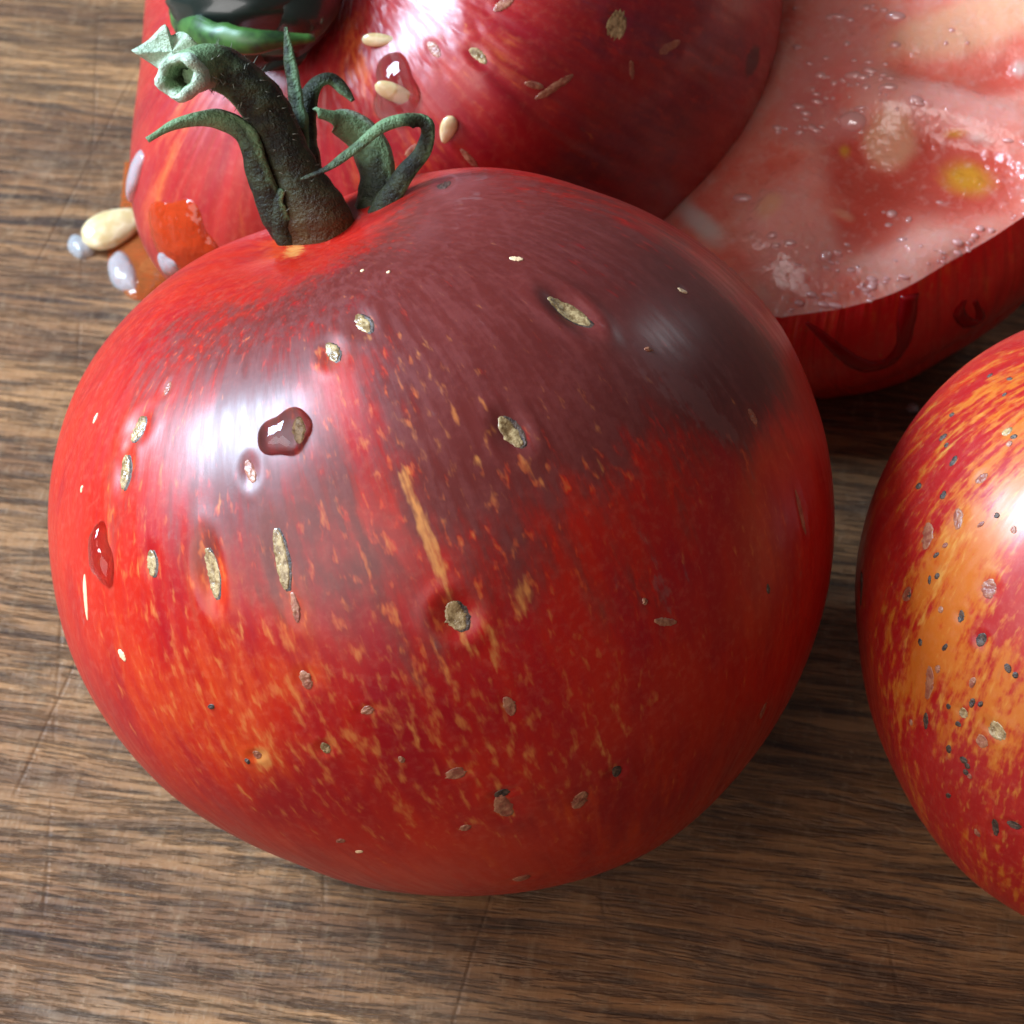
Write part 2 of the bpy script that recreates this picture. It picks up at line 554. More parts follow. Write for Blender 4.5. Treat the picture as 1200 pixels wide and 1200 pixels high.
        for i, ti in enumerate(t):
            hw = wd * (1 - abs(ti) ** 2.2) ** 0.75 * jit[i] + 1e-4
            for sj in np.linspace(-1, 1, nv):
                pts.append(p + m * (ti * ln) + k * (sj * hw + bend * wd * (1 - ti * ti)))
                hs.append(lift + thick * (1 - sj * sj) * (1 - ti * ti) * (1 + rough * (0.3 * math.sin(ti * 4 + sj * 5 + bend * 30) + rng.uniform(-0.6, 0.5))) - (0.012 if abs(sj) == 1 or abs(ti) == 1 else 0))
        d = nrm(np.array(pts) - s.c)
        pv = s.surf(d) + d * np.array(hs)[:, None]
        f = grid_faces(nu, nv)
        nrm_f = np.cross(pv[f[len(f) // 2][1]] - pv[f[len(f) // 2][0]], pv[f[len(f) // 2][3]] - pv[f[len(f) // 2][0]])
        if np.dot(nrm_f, d[0]) < 0:
            f = f[:, ::-1]
        return link_mesh(name, pv, f, mat, s.origin, s.obj)

    def drop(s, name, u, v, ln, wd, h, mat, turn=0.0, label=None, rough=0.12, cat="juice drop", group=None):
        """a closed dome of liquid sitting on the skin"""
        q = s.hit(u, v)
        p, m, k, px = q
        a = math.radians(turn)
        m, k = m * math.cos(a) + k * math.sin(a), k * math.cos(a) - m * math.sin(a)
        return dome(name, p, m, k, nrm(p - s.c), ln * px / 2, wd * px / 2, h, mat, lambda x: s.surf(nrm(x - s.c)), label, rough, cat, group)


def dome(name, p, m, k, n, la, lb, h, mat, base, label, rough=0.12, cat="juice drop", group=None, kind=None, nr=9, na=36):
    ph = np.linspace(0, 2 * math.pi, na, endpoint=False)
    wv = 1 + rough * (np.sin(2 * ph + rng.uniform(0, 6)) + 0.7 * np.sin(3 * ph + rng.uniform(0, 6)) + 0.5 * np.sin(5 * ph + rng.uniform(0, 6)))
    top, bot = [], []
    rr = np.sin(np.linspace(0.06, 1, nr) * math.pi / 2)
    for r in rr:
        x = p + m * (np.cos(ph) * la * r * wv)[:, None] + k * (np.sin(ph) * lb * r * wv)[:, None]
        b = base(x)
        top.append(b + n * (h * (1 - r ** 2.6) ** 0.55 - 0.004))
        bot.append(b - n * 0.014)
    v = np.vstack(top + bot[::-1])
    f = grid_faces(2 * nr, na, False, True)
    nv = len(v)
    v = np.vstack([v, v[:na].mean(0) + n * 0.001, v[-na:].mean(0)])
    tri = []
    for j in range(na):
        tri.append((nv, (j + 1) % na, j, j))
        tri.append((nv + 1, nv - na + j, nv - na + (j + 1) % na, nv - na + (j + 1) % na))
    f = np.vstack([f, np.array([(a, b, c, c) for a, b, c, _ in tri])])
    # degenerate quads become triangles
    return tag(link_poly(name, v, f, mat, p), label, cat if label else None, group, kind)


def link_poly(name, v, f, mat, origin=(0, 0, 0), parent=None, attrs=None, smooth=True):
    import bmesh
    bm = bmesh.new()
    origin = np.asarray(origin, float)
    vs = [bm.verts.new(tuple((x - origin) * CM)) for x in np.asarray(v)]
    for q in f:
        ids = list(dict.fromkeys(int(i) for i in q))
        if len(ids) > 2:
            try:
                bm.faces.new([vs[i] for i in ids])
            except ValueError:
                pass
    bmesh.ops.recalc_face_normals(bm, faces=bm.faces)
    me = bpy.data.meshes.new(name)
    bm.to_mesh(me)
    bm.free()
    if smooth:
        me.polygons.foreach_set("use_smooth", np.ones(len(me.polygons), bool))
    for an, av in (attrs or {}).items():
        a = me.attributes.new(an, "FLOAT", "POINT")
        a.data.foreach_set("value", np.asarray(av, np.float32))
    me.materials.append(mat)
    o = bpy.data.objects.new(name, me)
    COL.objects.link(o)
    if parent is None:
        o.location = Vector(origin * CM)
    else:
        o.parent = parent
    return o


def sweep(name, pts, wid, thk, mat, origin, parent, facing, n=60, seg=12, keel=0.0, pale=None, russet=None, rough=0.06, cap=True):
    """a tapered strip or tube along a smooth path; wid/thk are lists of half sizes in cm, facing = flat side's normal"""
    c = catmull(pts, n)
    t = np.linspace(0, 1, n)
    iw = np.interp(t, np.linspace(0, 1, len(wid)), wid)
    it = np.interp(t, np.linspace(0, 1, len(thk)), thk)
    tan = nrm(np.gradient(c, axis=0))
    fac = np.array([facing] * n) if np.ndim(facing) == 1 else catmull(facing, n)
    side = nrm(np.cross(tan, fac))
    nn = nrm(np.cross(side, tan))
    ph = np.linspace(0, 2 * math.pi, seg, endpoint=False)
    v = []
    for i in range(n):
        q = c[i] + side[i] * (np.cos(ph) * iw[i])[:, None] + nn[i] * (np.sin(ph) * it[i] - keel * iw[i] * np.cos(ph) ** 2)[:, None]
        v.append(q)
    v = np.array(v).reshape(-1, 3)
    cen = np.repeat(c, seg, 0)
    v = v + nrm(v - cen) * (wob(v, 24, 42, 2.2) * rough * np.repeat(np.minimum(iw, it * 3), seg))[:, None]
    f = list(map(tuple, grid_faces(n, seg, False, True)))
    if cap:
        f += [tuple(range(seg)), tuple(range((n - 1) * seg, n * seg))]
    tt = np.repeat(t, seg)
    edge = np.tile(np.clip((np.cos(ph) * (1 if seg != 18 else -1) - 0.72) / 0.25, 0, 1), n)  # one edge coloured paler to imitate light catching that side
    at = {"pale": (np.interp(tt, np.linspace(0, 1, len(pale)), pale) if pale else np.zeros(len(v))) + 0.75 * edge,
          "russet": np.interp(tt, np.linspace(0, 1, len(russet)), russet) if russet else np.zeros(len(v))}
    return link_poly(name, v, f, mat, origin, parent, at)


# ------------------------------------------------------------------ the board
def rounded_box(name, lo, hi, r, mat, origin):
    import bmesh
    bm = bmesh.new()
    bmesh.ops.create_cube(bm, size=1)
    lo, hi = np.array(lo), np.array(hi)
    for vv in bm.verts:
        q = (np.array(vv.co) + 0.5) * (hi - lo) + lo - np.array(origin)
        vv.co = Vector(q * CM)
    bmesh.ops.bevel(bm, geom=list(bm.edges), offset=r * CM, segments=4, affect="EDGES", profile=0.5)
    me = bpy.data.meshes.new(name)
    bm.to_mesh(me)
    bm.free()
    me.materials.append(mat)
    o = bpy.data.objects.new(name, me)
    COL.objects.link(o)
    o.location = Vector(np.array(origin) * CM)
    return o


tag(rounded_box("chopping_board", (-20, -16, -2.4), (26, 24, 0), 0.4, M_WOOD, (0, 0, -2.4)),
    "worn dark brown wooden chopping board under all the tomatoes", "chopping board")

# ------------------------------------------------------------------ main tomato
def around(amps, width):                  # gentle bulges and flats round the outline, one per compass angle
    return [(camdir(math.cos(math.radians(x)), math.sin(math.radians(x)), 0.0), h, width) for x, h in amps]


main = Fruit(MAIN_C, camdir(-0.33, 0.86, 0.22), 3.5, 3.08, 2.1, (0.52, 0.40),
             lobes=((5, 0.035, 0.6, 1.2), (3, 0.03, 2.0, 1.0)),
             bumps=[(camdir(-0.02, 0.95, 0.05), 0.16, 0.34)] + around(
                 [(0, .003), (30, .033), (60, -.003), (90, .069), (120, .237), (150, .187), (180, .011), (210, -.085), (240, -.205), (270, .014), (300, .245), (330, .077)], 0.42))
main.prep()
SCARS = [  # u, v, length, width, turn, material, pit depth
    (668, 362, 66, 24, 12, 0, .08), (599, 505, 48, 23, 8, 0, .045), (245, 672, 66, 21, 2, 0, .075), (328, 655, 80, 20, -4, 0, .02),
    (536, 722, 40, 30, 0, 0, .06), (160, 502, 36, 24, -6, 0, .03), (145, 553, 46, 18, 4, 0, .03), (388, 412, 36, 18, 10, 0, .02),
    (425, 378, 40, 17, 8, 0, .02), (177, 660, 34, 17, 0, 0, .02), (605, 303, 18, 10, 40, 3, 0), (596, 828, 30, 18, 0, 1, .01),
    (592, 945, 46, 26, 0, 1, .02), (680, 938, 34, 24, -25, 1, .01), (381, 877, 17, 14, 0, 0, .02), (536, 906, 18, 30, 0, 1, .01),
    (300, 885, 12, 14, 0, 1, .02), (290, 892, 9, 8, 0, 2, 0), (248, 828, 7, 12, 0, 2, 0), (432, 832, 12, 20, 0, 1, .01), (358, 797, 26, 18, 0, 1, .01),
    (722, 905, 22, 16, 0, 2, .02), (590, 930, 14, 22, 0, 2, .02), (940, 600, 64, 11, 3, 1, .02), (895, 833, 26, 12, 0, 1, .01), (143, 768, 18, 12, 30, 3, 0),
    (293, 552, 34, 15, 14, 1, .02), (345, 712, 40, 12, -6, 1, .01), (760, 410, 13, 7, 60, 1, 0), (800, 340, 15, 9, 35, 3, .01), (520, 215, 18, 34, 0, 2, .02),
    (425, 317, 6, 6, 0, 3, 0), (455, 319, 6, 6, 0, 3, 0), (112, 490, 15, 6, 0, 3, 0), (96, 573, 10, 5, 0, 3, 0), (100, 700, 60, 9, -6, 3, 0),
    (196, 455, 22, 10, 8, 1, .01), (400, 985, 9, 14, 0, 1, 0), (420, 998, 7, 12, 0, 3, 0), (470, 890, 11, 9, 0, 1, 0), (882, 488, 22, 14, 0, 1, .01),
    (780, 728, 36, 12, 60, 1, .01), (755, 705, 10, 8, 0, 1, 0), (610, 1030, 22, 24, 0, 1, .01), (900, 690, 14, 7, 0, 2, 0), (545, 970, 12, 18, 0, 1, 0),
]
for u, v, ln, wd, tu, mk, dp in SCARS:
    if dp:
        main.pit(u, v, ln * 1.2, wd * 1.7, dp * 0.8, dp * 0.18)
PAINT = [
    # dark purple shoulders
    ("purple", 470, 420, 480, 560, .36), ("purple", 270, 500, 240, 220, .35), ("purple", 420, 320, 100, 180, .3), ("purple", 170, 410, 220, 120, .25), ("purple", 200, 430, 260, 110, .28), ("purple", 130, 600, 240, 70, .2), ("purple", 760, 420, 420, 420, .30), ("purple", 520, 300, 200, 300, .35), ("purple", 500, 235, 130, 190, .7), ("purple", 560, 215, 90, 240, .4), ("purple", 640, 250, 190, 420, .75), ("purple", 800, 340, 260, 330, .75), ("purple", 880, 430, 140, 170, .85), ("purple", 840, 470, 110, 70, .7),
    ("purple", 560, 380, 330, 260, .42), ("purple", 620, 520, 330, 260, .40), ("purple", 560, 620, 240, 150, .50), ("purple", 700, 440, 150, 180, .45),
    ("purple", 330, 640, 260, 200, .40), ("purple", 260, 560, 300, 170, .30), ("purple", 430, 700, 240, 150, .42), ("purple", 210, 690, 150, 60, .30),
    ("purple", 380, 350, 160, 200, .30), ("purple", 280, 390, 200, 150, .25), ("purple", 500, 770, 130, 90, .25), ("purple", 760, 700, 90, 120, .25),
    ("purple", 300, 900, 340, 420, -.5), ("purple", 700, 900, 300, 500, -.2), ("purple", 400, 460, 200, 50, -.35), ("purple", 330, 300, 60, 130, -.5),
    # orange
    ("orange", 290, 800, 230, 330, .50), ("orange", 210, 860, 260, 220, .35), ("orange", 330, 290, 55, 150, .75), ("orange", 370, 500, 150, 60, .35),
    ("orange", 420, 440, 170, 90, .28), ("orange", 130, 560, 340, 80, .25), ("orange", 250, 350, 120, 80, .2), ("orange", 760, 960, 260, 130, .38), ("orange", 910, 620, 300, 90, .40),
    ("orange", 550, 1010, 110, 400, .30), ("orange", 700, 660, 200, 60, .2), ("orange", 245, 660, 90, 60, .45), ("orange", 300, 890, 70, 70, .5),
    # yellow streaks
    ("yellow", 507, 645, 125, 20, .85), ("yellow", 478, 565, 44, 18, .6), ("yellow", 575, 752, 90, 24, .6), ("yellow", 545, 745, 70, 40, .35),
    ("yellow", 308, 888, 40, 34, .9), ("yellow", 280, 735, 44, 14, .55), ("yellow", 610, 700, 70, 34, .38), ("yellow", 560, 540, 22, 22, .5), ("yellow", 705, 552, 40, 20, .42),
    ("yellow", 445, 570, 60, 14, .4), ("yellow", 440, 745, 50, 24, .4), ("yellow", 345, 294, 24, 70, .9), ("yellow", 720, 890, 120, 50, .35), ("yellow", 592, 945, 70, 44, .5),
    ("yellow", 430, 395, 26, 12, .5), ("yellow", 500, 405, 50, 24, .35), ("yellow", 880, 500, 70, 34, .3), ("yellow", 930, 560, 100, 26, .3), ("yellow", 200, 690, 90, 18, .4),
    ("yellow", 485, 860, 40, 26, .4), ("yellow", 520, 800, 30, 18, .4),
    # speckled zone
    ("speck", 330, 820, 420, 500, .62), ("speck", 500, 780, 500, 600, .2), ("speck", 160, 600, 420, 150, .5), ("speck", 560, 900, 320, 420, .45), ("speck", 900, 620, 360, 130, .45), ("speck", 480, 480, 200, 180, .35), ("speck", 700, 860, 220, 220, .3),
    ("speck", 420, 420, 300, 380, .2), ("speck", 640, 560, 320, 300, .28), ("speck", 760, 300, 200, 360, -.5),
    # waxy film
    ("bloom", 770, 410, 70, 110, .55, 60), ("bloom", 838, 495, 80, 34, .75, 20), ("bloom", 905, 462, 46, 34, .7), ("bloom", 770, 705, 70, 70, .5), ("bloom", 560, 210, 40, 240, .45), ("bloom", 820, 440, 140, 150, .4),
    ("dark", 722, 905, 26, 22, .4),
]
for u, v, ln, wd, tu, mk, dp in SCARS:
    if mk in (0, 1) and dp:
        PAINT.append(("cork", u, v, ln * 0.9, wd * 1.0, 0.35))
        PAINT.append(("orange", u, v, ln * 1.8, wd * 3.0, 0.4))
main.build("tomato", M_MAIN, 520, 760, PAINT, (0, 0, 0), 0.0)
tag(main.obj, "large glossy red and purple speckled tomato with its dried green stem still on", "tomato", "whole tomatoes on the board")
for u, v, ln, wd, tu, mk, dp in SCARS:
    if mk == 0 and ln > 30:                    # the dark crack the corky scar sits in
        main.patch("crack", u + 2.5, v + 1, ln * 1.06, wd * 1.12, M_PIT, lift=0.0015, thick=0.0015, turn=tu, rough=0.5)
    if ln > 5:
        main.patch("scar", u, v, ln, wd, (M_CORK, M_CORKP, M_PIT, M_FLECK)[mk], thick=0.012 if mk == 0 else 0.007, turn=tu, rough=0.9 if mk in (0, 3) else 1.7)

main.drop("juice_drop", 334, 507, 62, 66, 0.11, M_CLEAR, 20, "clear juice drop over a tan scar inside the large tomato's bright highlight", 0.10)
main.patch("scar", 350, 505, 34, 17, M_CORK, turn=-8, rough=0.9)
main.drop("juice_drop", 120, 650, 72, 44, 0.10, M_CLEAR, 12, "clear juice drop near the left edge of the large tomato", 0.12)

# stem of the main tomato
g0 = main.hit(372, 284)
D0 = depth_of(g0[0]) + 0.12


def S(u, v, dz):
    return at_depth(u, v, D0 + dz)


fc = camdir(-0.25, -0.2, 1)
stem_pts = [S(385, 312, .35), S(366, 252, 0), S(338, 190, -.1), S(318, 140, -.2), S(292, 104, -.3), S(252, 78, -.42), S(222, 84, -.62)]
stem = sweep("stem", stem_pts, [.46, .36, .245, .215, .21, .205, .20, .19, .20], [.34, .26, .20, .2, .2, .19, .19, .18, .18], M_STEM, main.origin, main.obj, fc, 90, 18,
             pale=[0, 0, 0, .1, .1, .15, .3, .7, 1], russet=[.8, .35, .05, 0, 0, 0, 0, 0, 0], rough=0.16)
# hollow cut end facing left
ec = S(214, 90, -.66)
en = camdir(-0.45, -0.15, 0.85)
e1 = nrm(np.cross(en, UP)); e2 = np.cross(en, e1)
prof = [(.13, -.25), (.20, -.10), (.225, .02), (.20, .09), (.15, .10), (.11, .03), (.075, -.07), (.05, -.16), (.004, -.18)]
ph = np.linspace(0, 2 * math.pi, 28, endpoint=False)
v = []
for r, h in prof:
    rr = r * (1 + 0.06 * np.sin(2 * ph + 1) + 0.04 * np.sin(5 * ph) + 0.02 * np.sin(9 * ph + 2))
    hh = h + 0.03 * np.sin(3 * ph + r * 9) + 0.02 * np.sin(7 * ph)
    v.append(ec + e1 * (rr * np.cos(ph))[:, None] + e2 * (rr * np.sin(ph))[:, None] + en * hh[:, None])
v = np.array(v).reshape(-1, 3)
palev = np.repeat([.9, 1.5, 1.6, 1.6, 1.5, .9, .3, -.6, -.8], 28)
link_poly("cut_end", v, grid_faces(len(prof), 28, False, True), M_STEM, main.origin, stem, {"pale": palev, "russet": np.zeros(len(v))})
# torn flap of stem skin behind the cut end
fl = [(152, 57), (172, 46), (192, 28), (199, 40), (210, 36), (222, 42), (236, 60), (240, 84), (215, 98), (192, 84), (172, 70)]
cpt = np.mean([S(u, v, -.5) for u, v in fl], 0)
ring = catmull([S(u, v, -.5 + .06 * math.sin(i * 2.1)) for i, (u, v) in enumerate(fl + fl[:1])], 44)[:-1]
nr_, na_ = 6, len(ring)
fn = camdir(-.3, .3, .9)
vt = []
for side_ in (1, -1):
    for r in np.linspace(0.02, 1, nr_)[::side_]:
        q = cpt + (ring - cpt) * r
        vt.append(q + fn * (side_ * 0.018 + 0.05 * wob(q, 0, 30, 1.5))[:, None])
vt = np.array(vt).reshape(-1, 3)
link_poly("torn_flap", vt, grid_faces(nr_ * 2, na_, False, True), M_STEM, main.origin, stem, {"pale": np.full(len(vt), 1.5), "russet": np.zeros(len(vt))})


def sepal(pts, wid, thk, pale, face, keel=0.5, russet=None):
    return sweep("sepal", [S(*p) for p in pts], wid, thk, M_STEM, main.origin, stem, face, 56, 12, keel, pale, russet, rough=0.22)


sepal([(345, 285, .05), (318, 258, -.1), (298, 205, -.25), (283, 158, -.32), (250, 138, -.38), (208, 143, -.45), (172, 163, -.5)],
      [.2, .17, .14, .13, .10, .07, .05, .035], [.05, .045, .04, .035, .03, .03, .02], [0, 0, .1, .5, .9, 1, 1.1], camdir(-.6, .1, .7), 0.5)
sepal([(362, 262, .0), (350, 190, .02), (344, 120, .08), (337, 75, .10), (334, 32, .12)],
      [.12, .12, .11, .09, .07, .02], [.05, .045, .04, .03, .01], [0, .1, .3, .45, .35], camdir(-.8, .1, .5), 0.6)
sepal([(372, 250, .15), (356, 170, .25), (355, 120, .32), (368, 96, .36), (388, 90, .36), (404, 104, .34), (414, 118, .33)],
      [.13, .12, .11, .10, .08, .06, .02], [.05, .04, .035, .03, .015], [0, 0, .1, .2, .5, .4], camdir(-.2, .8, .6), 0.5)
sepal([(396, 300, .35), (424, 243, .15), (434, 205, .2), (424, 165, .22), (400, 138, .15), (372, 128, .0)],
      [.20, .20, .2, .19, .16, .12, .08], [.05, .045, .04, .035, .02], [0, 0, .1, .9, 1.1, .9], camdir(-.5, .5, .7), 0.6)
sepal([(405, 302, .25), (440, 246, -.05), (468, 205, -.2), (494, 172, -.3), (497, 148, -.38), (478, 137, -.45), (448, 145, -.5), (415, 172, -.52), (385, 195, -.5), (352, 210, -.45)],
      [.16, .15, .12, .10, .085, .08, .075, .07, .055, .04, .015], [.045, .04, .035, .03, .03, .025, .01], [0, 0, 0, .0, .3, .8, .7, .5, .2], [camdir(-.6, .3, .7), camdir(-.6, .3, .7), camdir(-.4, .6, .7), camdir(0, .9, .5)], 0.5)
sepal([(360, 284, .0), (330, 268, -.12), (322, 240, -.2), (330, 222, -.25)], [.16, .13, .09, .03], [.04, .03, .02], [.1, .1, .3, .5], camdir(-.5, .2, .8), 0.4)

# fine hairs along the stem
hv, hf = [], []
cst = catmull(stem_pts, 200)
tn = nrm(np.gradient(cst, axis=0))
for i in range(150):
    j = rng.integers(15, 195)
    a = rng.uniform(0, 6.28)
    s1 = nrm(np.cross(tn[j], fc)); s2 = np.cross(s1, tn[j])
    o_ = s1 * math.cos(a) + s2 * math.sin(a)
    b = cst[j] + o_ * 0.18
    tip = b + (o_ + tn[j] * rng.uniform(-.5, .5)) * rng.uniform(.05, .12)
    sd = tn[j] * 0.006
    k0 = len(hv)
    hv += [b - sd, b + sd, b + np.cross(sd, o_) * 1.5, tip]
    hf += [(k0, k0 + 1, k0 + 3), (k0 + 1, k0 + 2, k0 + 3), (k0 + 2, k0, k0 + 3)]
tag(link_mesh("stem_hairs", np.array(hv), np.array(hf), M_HAIR, main.origin, stem), kind="stuff")

# ------------------------------------------------------------------ rear tomato
rc = at_z(530, -20, 3.5)
rear = Fruit(rc, camdir(-0.45, 0.10, 0.88), 3.46, 3.50, 2.1, (1.30, 0.55),
             lobes=((5, 0.06, 1.0, 1.0),), bumps=((camdir(-0.66, -0.74, 0.15), 0.98, 0.40), (camdir(-0.9, 0.0, 0.4), -0.5, 0.45), (camdir(0.13, -0.49, 0.86), 0.5, 0.35), (np.array([0.1, 0.6, 0.8]), -1.6, 0.62)))
rear.prep()
R_SC = [(722, 33, 30, 40, 0, 0, .02), (785, 55, 38, 14, 40, 1, .015), (650, 102, 60, 12, 60, 1, .01), (740, 82, 26, 9, -50, 1, .01), (560, 66, 26, 14, 0, 0, .02),
        (480, 178, 8, 26, 20, 1, 0), (550, 186, 34, 10, 0, 1, .01), (590, 5, 30, 12, 60, 1, .01), (626, 100, 26, 9, 20, 1, 0), (508, 58, 22, 14, 0, 1, .01)]
for u, v, ln, wd, tu, mk, dp in R_SC:
    if dp:
        rear.pit(u, v, ln, wd * 1.4, dp, dp * .3)
R_P = [("purple", 760, 170, 300, 320, .55), ("purple", 640, 220, 160, 260, .4), ("purple", 850, 60, 260, 140, .6), ("purple", 330, 20, 130, 160, 1.0), ("purple", 700, 20, 120, 160, .3),
       ("dark", 882, 72, 54, 46, .9), ("orange", 415, 60, 120, 50, .7), ("orange", 240, 30, 60, 50, .5), ("orange", 500, 170, 90, 160, .35), ("orange", 180, 250, 200, 50, .35), ("orange", 225, 290, 90, 120, .4), ("orange", 165, 60, 120, 40, .35),
       ("orange", 585, 60, 110, 70, .35), ("dark", 335, 18, 90, 110, .7), ("orange", 440, 210, 60, 120, .35), ("orange", 230, 120, 200, 60, .3)]
rear.build("tomato", M_REAR, 320, 460, R_P, (rc[0], rc[1], 0), 0.0)
tag(rear.obj, "big wet dark red tomato behind the stem, smeared with juice and seeds", "tomato", "whole tomatoes on the board")
for u, v, ln, wd, tu, mk, dp in R_SC:
    rear.patch("scar", u, v, ln, wd, (M_CORK, M_CORKP, M_PIT, M_FLECK)[mk], thick=0.008, turn=tu, rough=1.2)
# its dark stub of stem with a green sepal
rs = rear.hit(330, 20)
rd = depth_of(rs[0])


def S2(u, v, dz):
    return at_depth(u, v, rd + dz)


def S3(u, v, h):
    q = rear.hit(u, v)
    return q[0] + (BACK * 0.7 + nrm(q[0] - rear.c) * 0.3) * h


M_STUB = mat_plain("dark_stem_stub", (0.012, 0.018, 0.014), 0.30, Coat_Weight=0.6, Coat_Roughness=0.08)
t_ = NT("green_sepal")
nn_ = t_.noise(t_.obj(), 3.0, 3)
t_.set(Base_Color=t_.mix(t_.step(nn_, .35, .65), (0.008, 0.020, 0.007), (0.045, 0.12, 0.022)), Roughness=0.4)
M_GREEN = t_.m
stub = sweep("stem", [S3(326, 40, .1), S3(326, 26, .7), S3(322, -5, 1.0), S3(316, -55, 1.1)], [.32, .68, .80, .72], [.2, .42, .5, .5], M_STUB, rear.origin, rear.obj, camdir(-.2, .2, 1), 40, 24, rough=0.10)
sweep("sepal", [S3(236, 16, .8), S3(256, 38, 1.2), S3(290, 50, 1.45), S3(335, 56, 1.4), S3(388, 50, .9)], [.06, .14, .17, .13, .04], [.05, .06, .06, .04], M_GREEN, rear.origin, stub, camdir(-.2, -.4, .9), 36, 10, 0.3, rough=0.2)
sweep("sepal", [S3(262, 8, .7), S3(310, 30, .95), S3(360, 28, .9), S3(394, 2, .6), S3(408, -30, .3)], [.20, .42, .42, .30, .05], [.05, .06, .04], M_STUB, rear.origin, stub, camdir(.2, -.3, .9), 30, 10, 0.3, rough=0.15)

# ------------------------------------------------------------------ right tomato
tc = at_z(1370, 735, 2.85)
right = Fruit(tc, camdir(0.25, 0.80, 0.45), 2.78, 2.82, 2.15, (0.5, 0.38), lobes=((5, 0.03, 0.2, 1.0),),
              bumps=around([(120, .075), (135, .064), (150, .072), (165, .06), (180, -.037), (195, -.077), (210, -.052), (225, -.029), (240, .047)], 0.30))
right.prep()
T_SC = [(1117, 540, 16, 12, 30, 2, .01), (1085, 628, 36, 26, 20, 1, .01), (1150, 750, 20, 16, 0, 2, .02), (1125, 722, 16, 12, 30, 2, .02), (1087, 800, 46, 18, 0, 1, .02),
        (1166, 855, 22, 30, 0, 0, .02), (1150, 868, 18, 22, 0, 1, .01), (1128, 835, 14, 16, 0, 0, .02), (1166, 970, 30, 12, 0, 2, .02), (1190, 968, 12, 22, 0, 2, .02),
        (1160, 690, 26, 24, 0, 1, .01), (1122, 608, 30, 18, 30, 1, .01), (1085, 845, 24, 10, 20, 2, .01), (1062, 695, 22, 18, 10, 1, .01), (1150, 560, 20, 14, 0, 1, .01),
        (1180, 505, 16, 14, 0, 0, .01), (1132, 905, 9, 10, 0, 2, 0), (1160, 440, 9, 7, 0, 2, 0), (1009, 690, 44, 10, 0, 2, .01), (1140, 800, 16, 10, 0, 1, 0), (1105, 580, 12, 12, 0, 2, 0)]
for u, v, ln, wd, tu, mk, dp in T_SC:
    if dp:
        right.pit(u, v, ln, wd * 1.4, dp, dp * .3)
T_SC += [(rng.uniform(1060, 1196), rng.uniform(440, 1010), rng.uniform(7, 14), rng.uniform(6, 11), rng.uniform(-60, 60), 2 if rng.uniform() < .7 else 1, 0) for _ in range(34)]
T_P = [("orange", 1130, 640, 520, 170, .80), ("orange", 1130, 800, 280, 170, .6), ("orange", 1160, 480, 220, 170, .65), ("orange", 1180, 860, 200, 110, .5), ("orange", 1180, 600, 200, 90, .3),
       ("orange", 1160, 1010, 110, 160, .35), ("orange", 1195, 1050, 80, 60, .6), ("yellow", 1120, 640, 300, 60, .42), ("yellow", 1150, 830, 130, 50, .42), ("yellow", 1100, 830, 80, 16, .5), ("yellow", 1130, 510, 160, 60, .35),
       ("orange", 1030, 680, 500, 60, -.5), ("orange", 1190, 660, 130, 60, -.5), ("orange", 1120, 930, 80, 120, -.4), ("speck", 1150, 700, 700, 260, .45), ("speck", 1180, 960, 160, 160, .45)]
for u, v, ln, wd, tu, mk, dp in T_SC:
    if mk < 2:
        T_P.append(("cork", u, v, ln * .9, wd, .5))
right.build("tomato", M_RIGHT, 320, 460, T_P, (tc[0], tc[1], 0), 0.0)
tag(right.obj, "orange and red striped tomato with black specks, cut off by the right edge", "tomato", "whole tomatoes on the board")
for u, v, ln, wd, tu, mk, dp in T_SC:
    right.patch("scar", u, v, ln, wd, (M_CORK, M_CORKP, M_PIT, M_FLECK)[mk], thick=0.006, turn=tu + rng.uniform(-25, 25), rough=1.6)

# ------------------------------------------------------------------ cut tomato half
hc = at_z(1085, 130, 3.1)
hn = nrm(np.array([-0.22, -0.30, 0.93]))
h1 = nrm(np.cross([0, 1, 0], hn)); h2 = np.cross(hn, h1)
outline = [(915, 372), (955, 366), (993, 360), (1053, 341), (1118, 304), (1183, 265), (1250, 212), (1315, 120), (1330, 10), (1290, -90), (1190, -170), (1070, -190), (970, -150), (900, -60),
           (872, 40), (856, 130), (815, 205), (770, 258), (800, 320), (860, 362)]
rim = catmull([at_plane(u, v, hc, hn) for u, v in outline + outline[:1]], 321)[:-1]
NA = len(rim)


def PL(p):
    q = p - hc
    return np.stack([q @ h1, q @ h2], -1)


def PU(u, v):
    return PL(at_plane(u, v, hc, hn))


half_origin = np.array([hc[0], hc[1], 0])
# skin bowl
depth = 3.0
down = nrm(np.array([0.10, 0.12, -1.0]))
rows = []
sl = np.linspace(0, 1, 90)
for s_ in sl:
    a = s_ * math.pi / 2
    f = np.cos(a) ** 0.6 * (1 + 0.10 * math.sin(min(1, s_ * 2.2) * math.pi))
    rows.append(hc + (rim - hc) * f + down * depth * math.sin(a) ** 1.15)
v = np.array(rows).reshape(-1, 3)
lowest = v[:, 2].min()
v[:, 2] = np.where(v[:, 2] < 0.02, 0.02 + 0.02 * np.tanh(v[:, 2]), v[:, 2])
TT = np.repeat(sl, NA); PP = np.tile(np.linspace(0, 2 * math.pi, NA), len(sl))
ats = {k: np.zeros(len(v)) for k in ("orange", "purple", "yellow", "cork", "dark", "bloom", "speck")}
ats["orange"] = 0.30 * np.exp(-(TT / 0.16) ** 2)
ats["streak"] = np.stack([np.cos(PP), np.sin(PP), TT * 1.6], -1)
half = link_mesh("tomato_half", v, grid_faces(len(sl), NA, False, True)[:, ::-1], M_HALF, half_origin, None, ats)
tag(half, "cut tomato half with its wet pink flesh and seeds facing up", "tomato half")
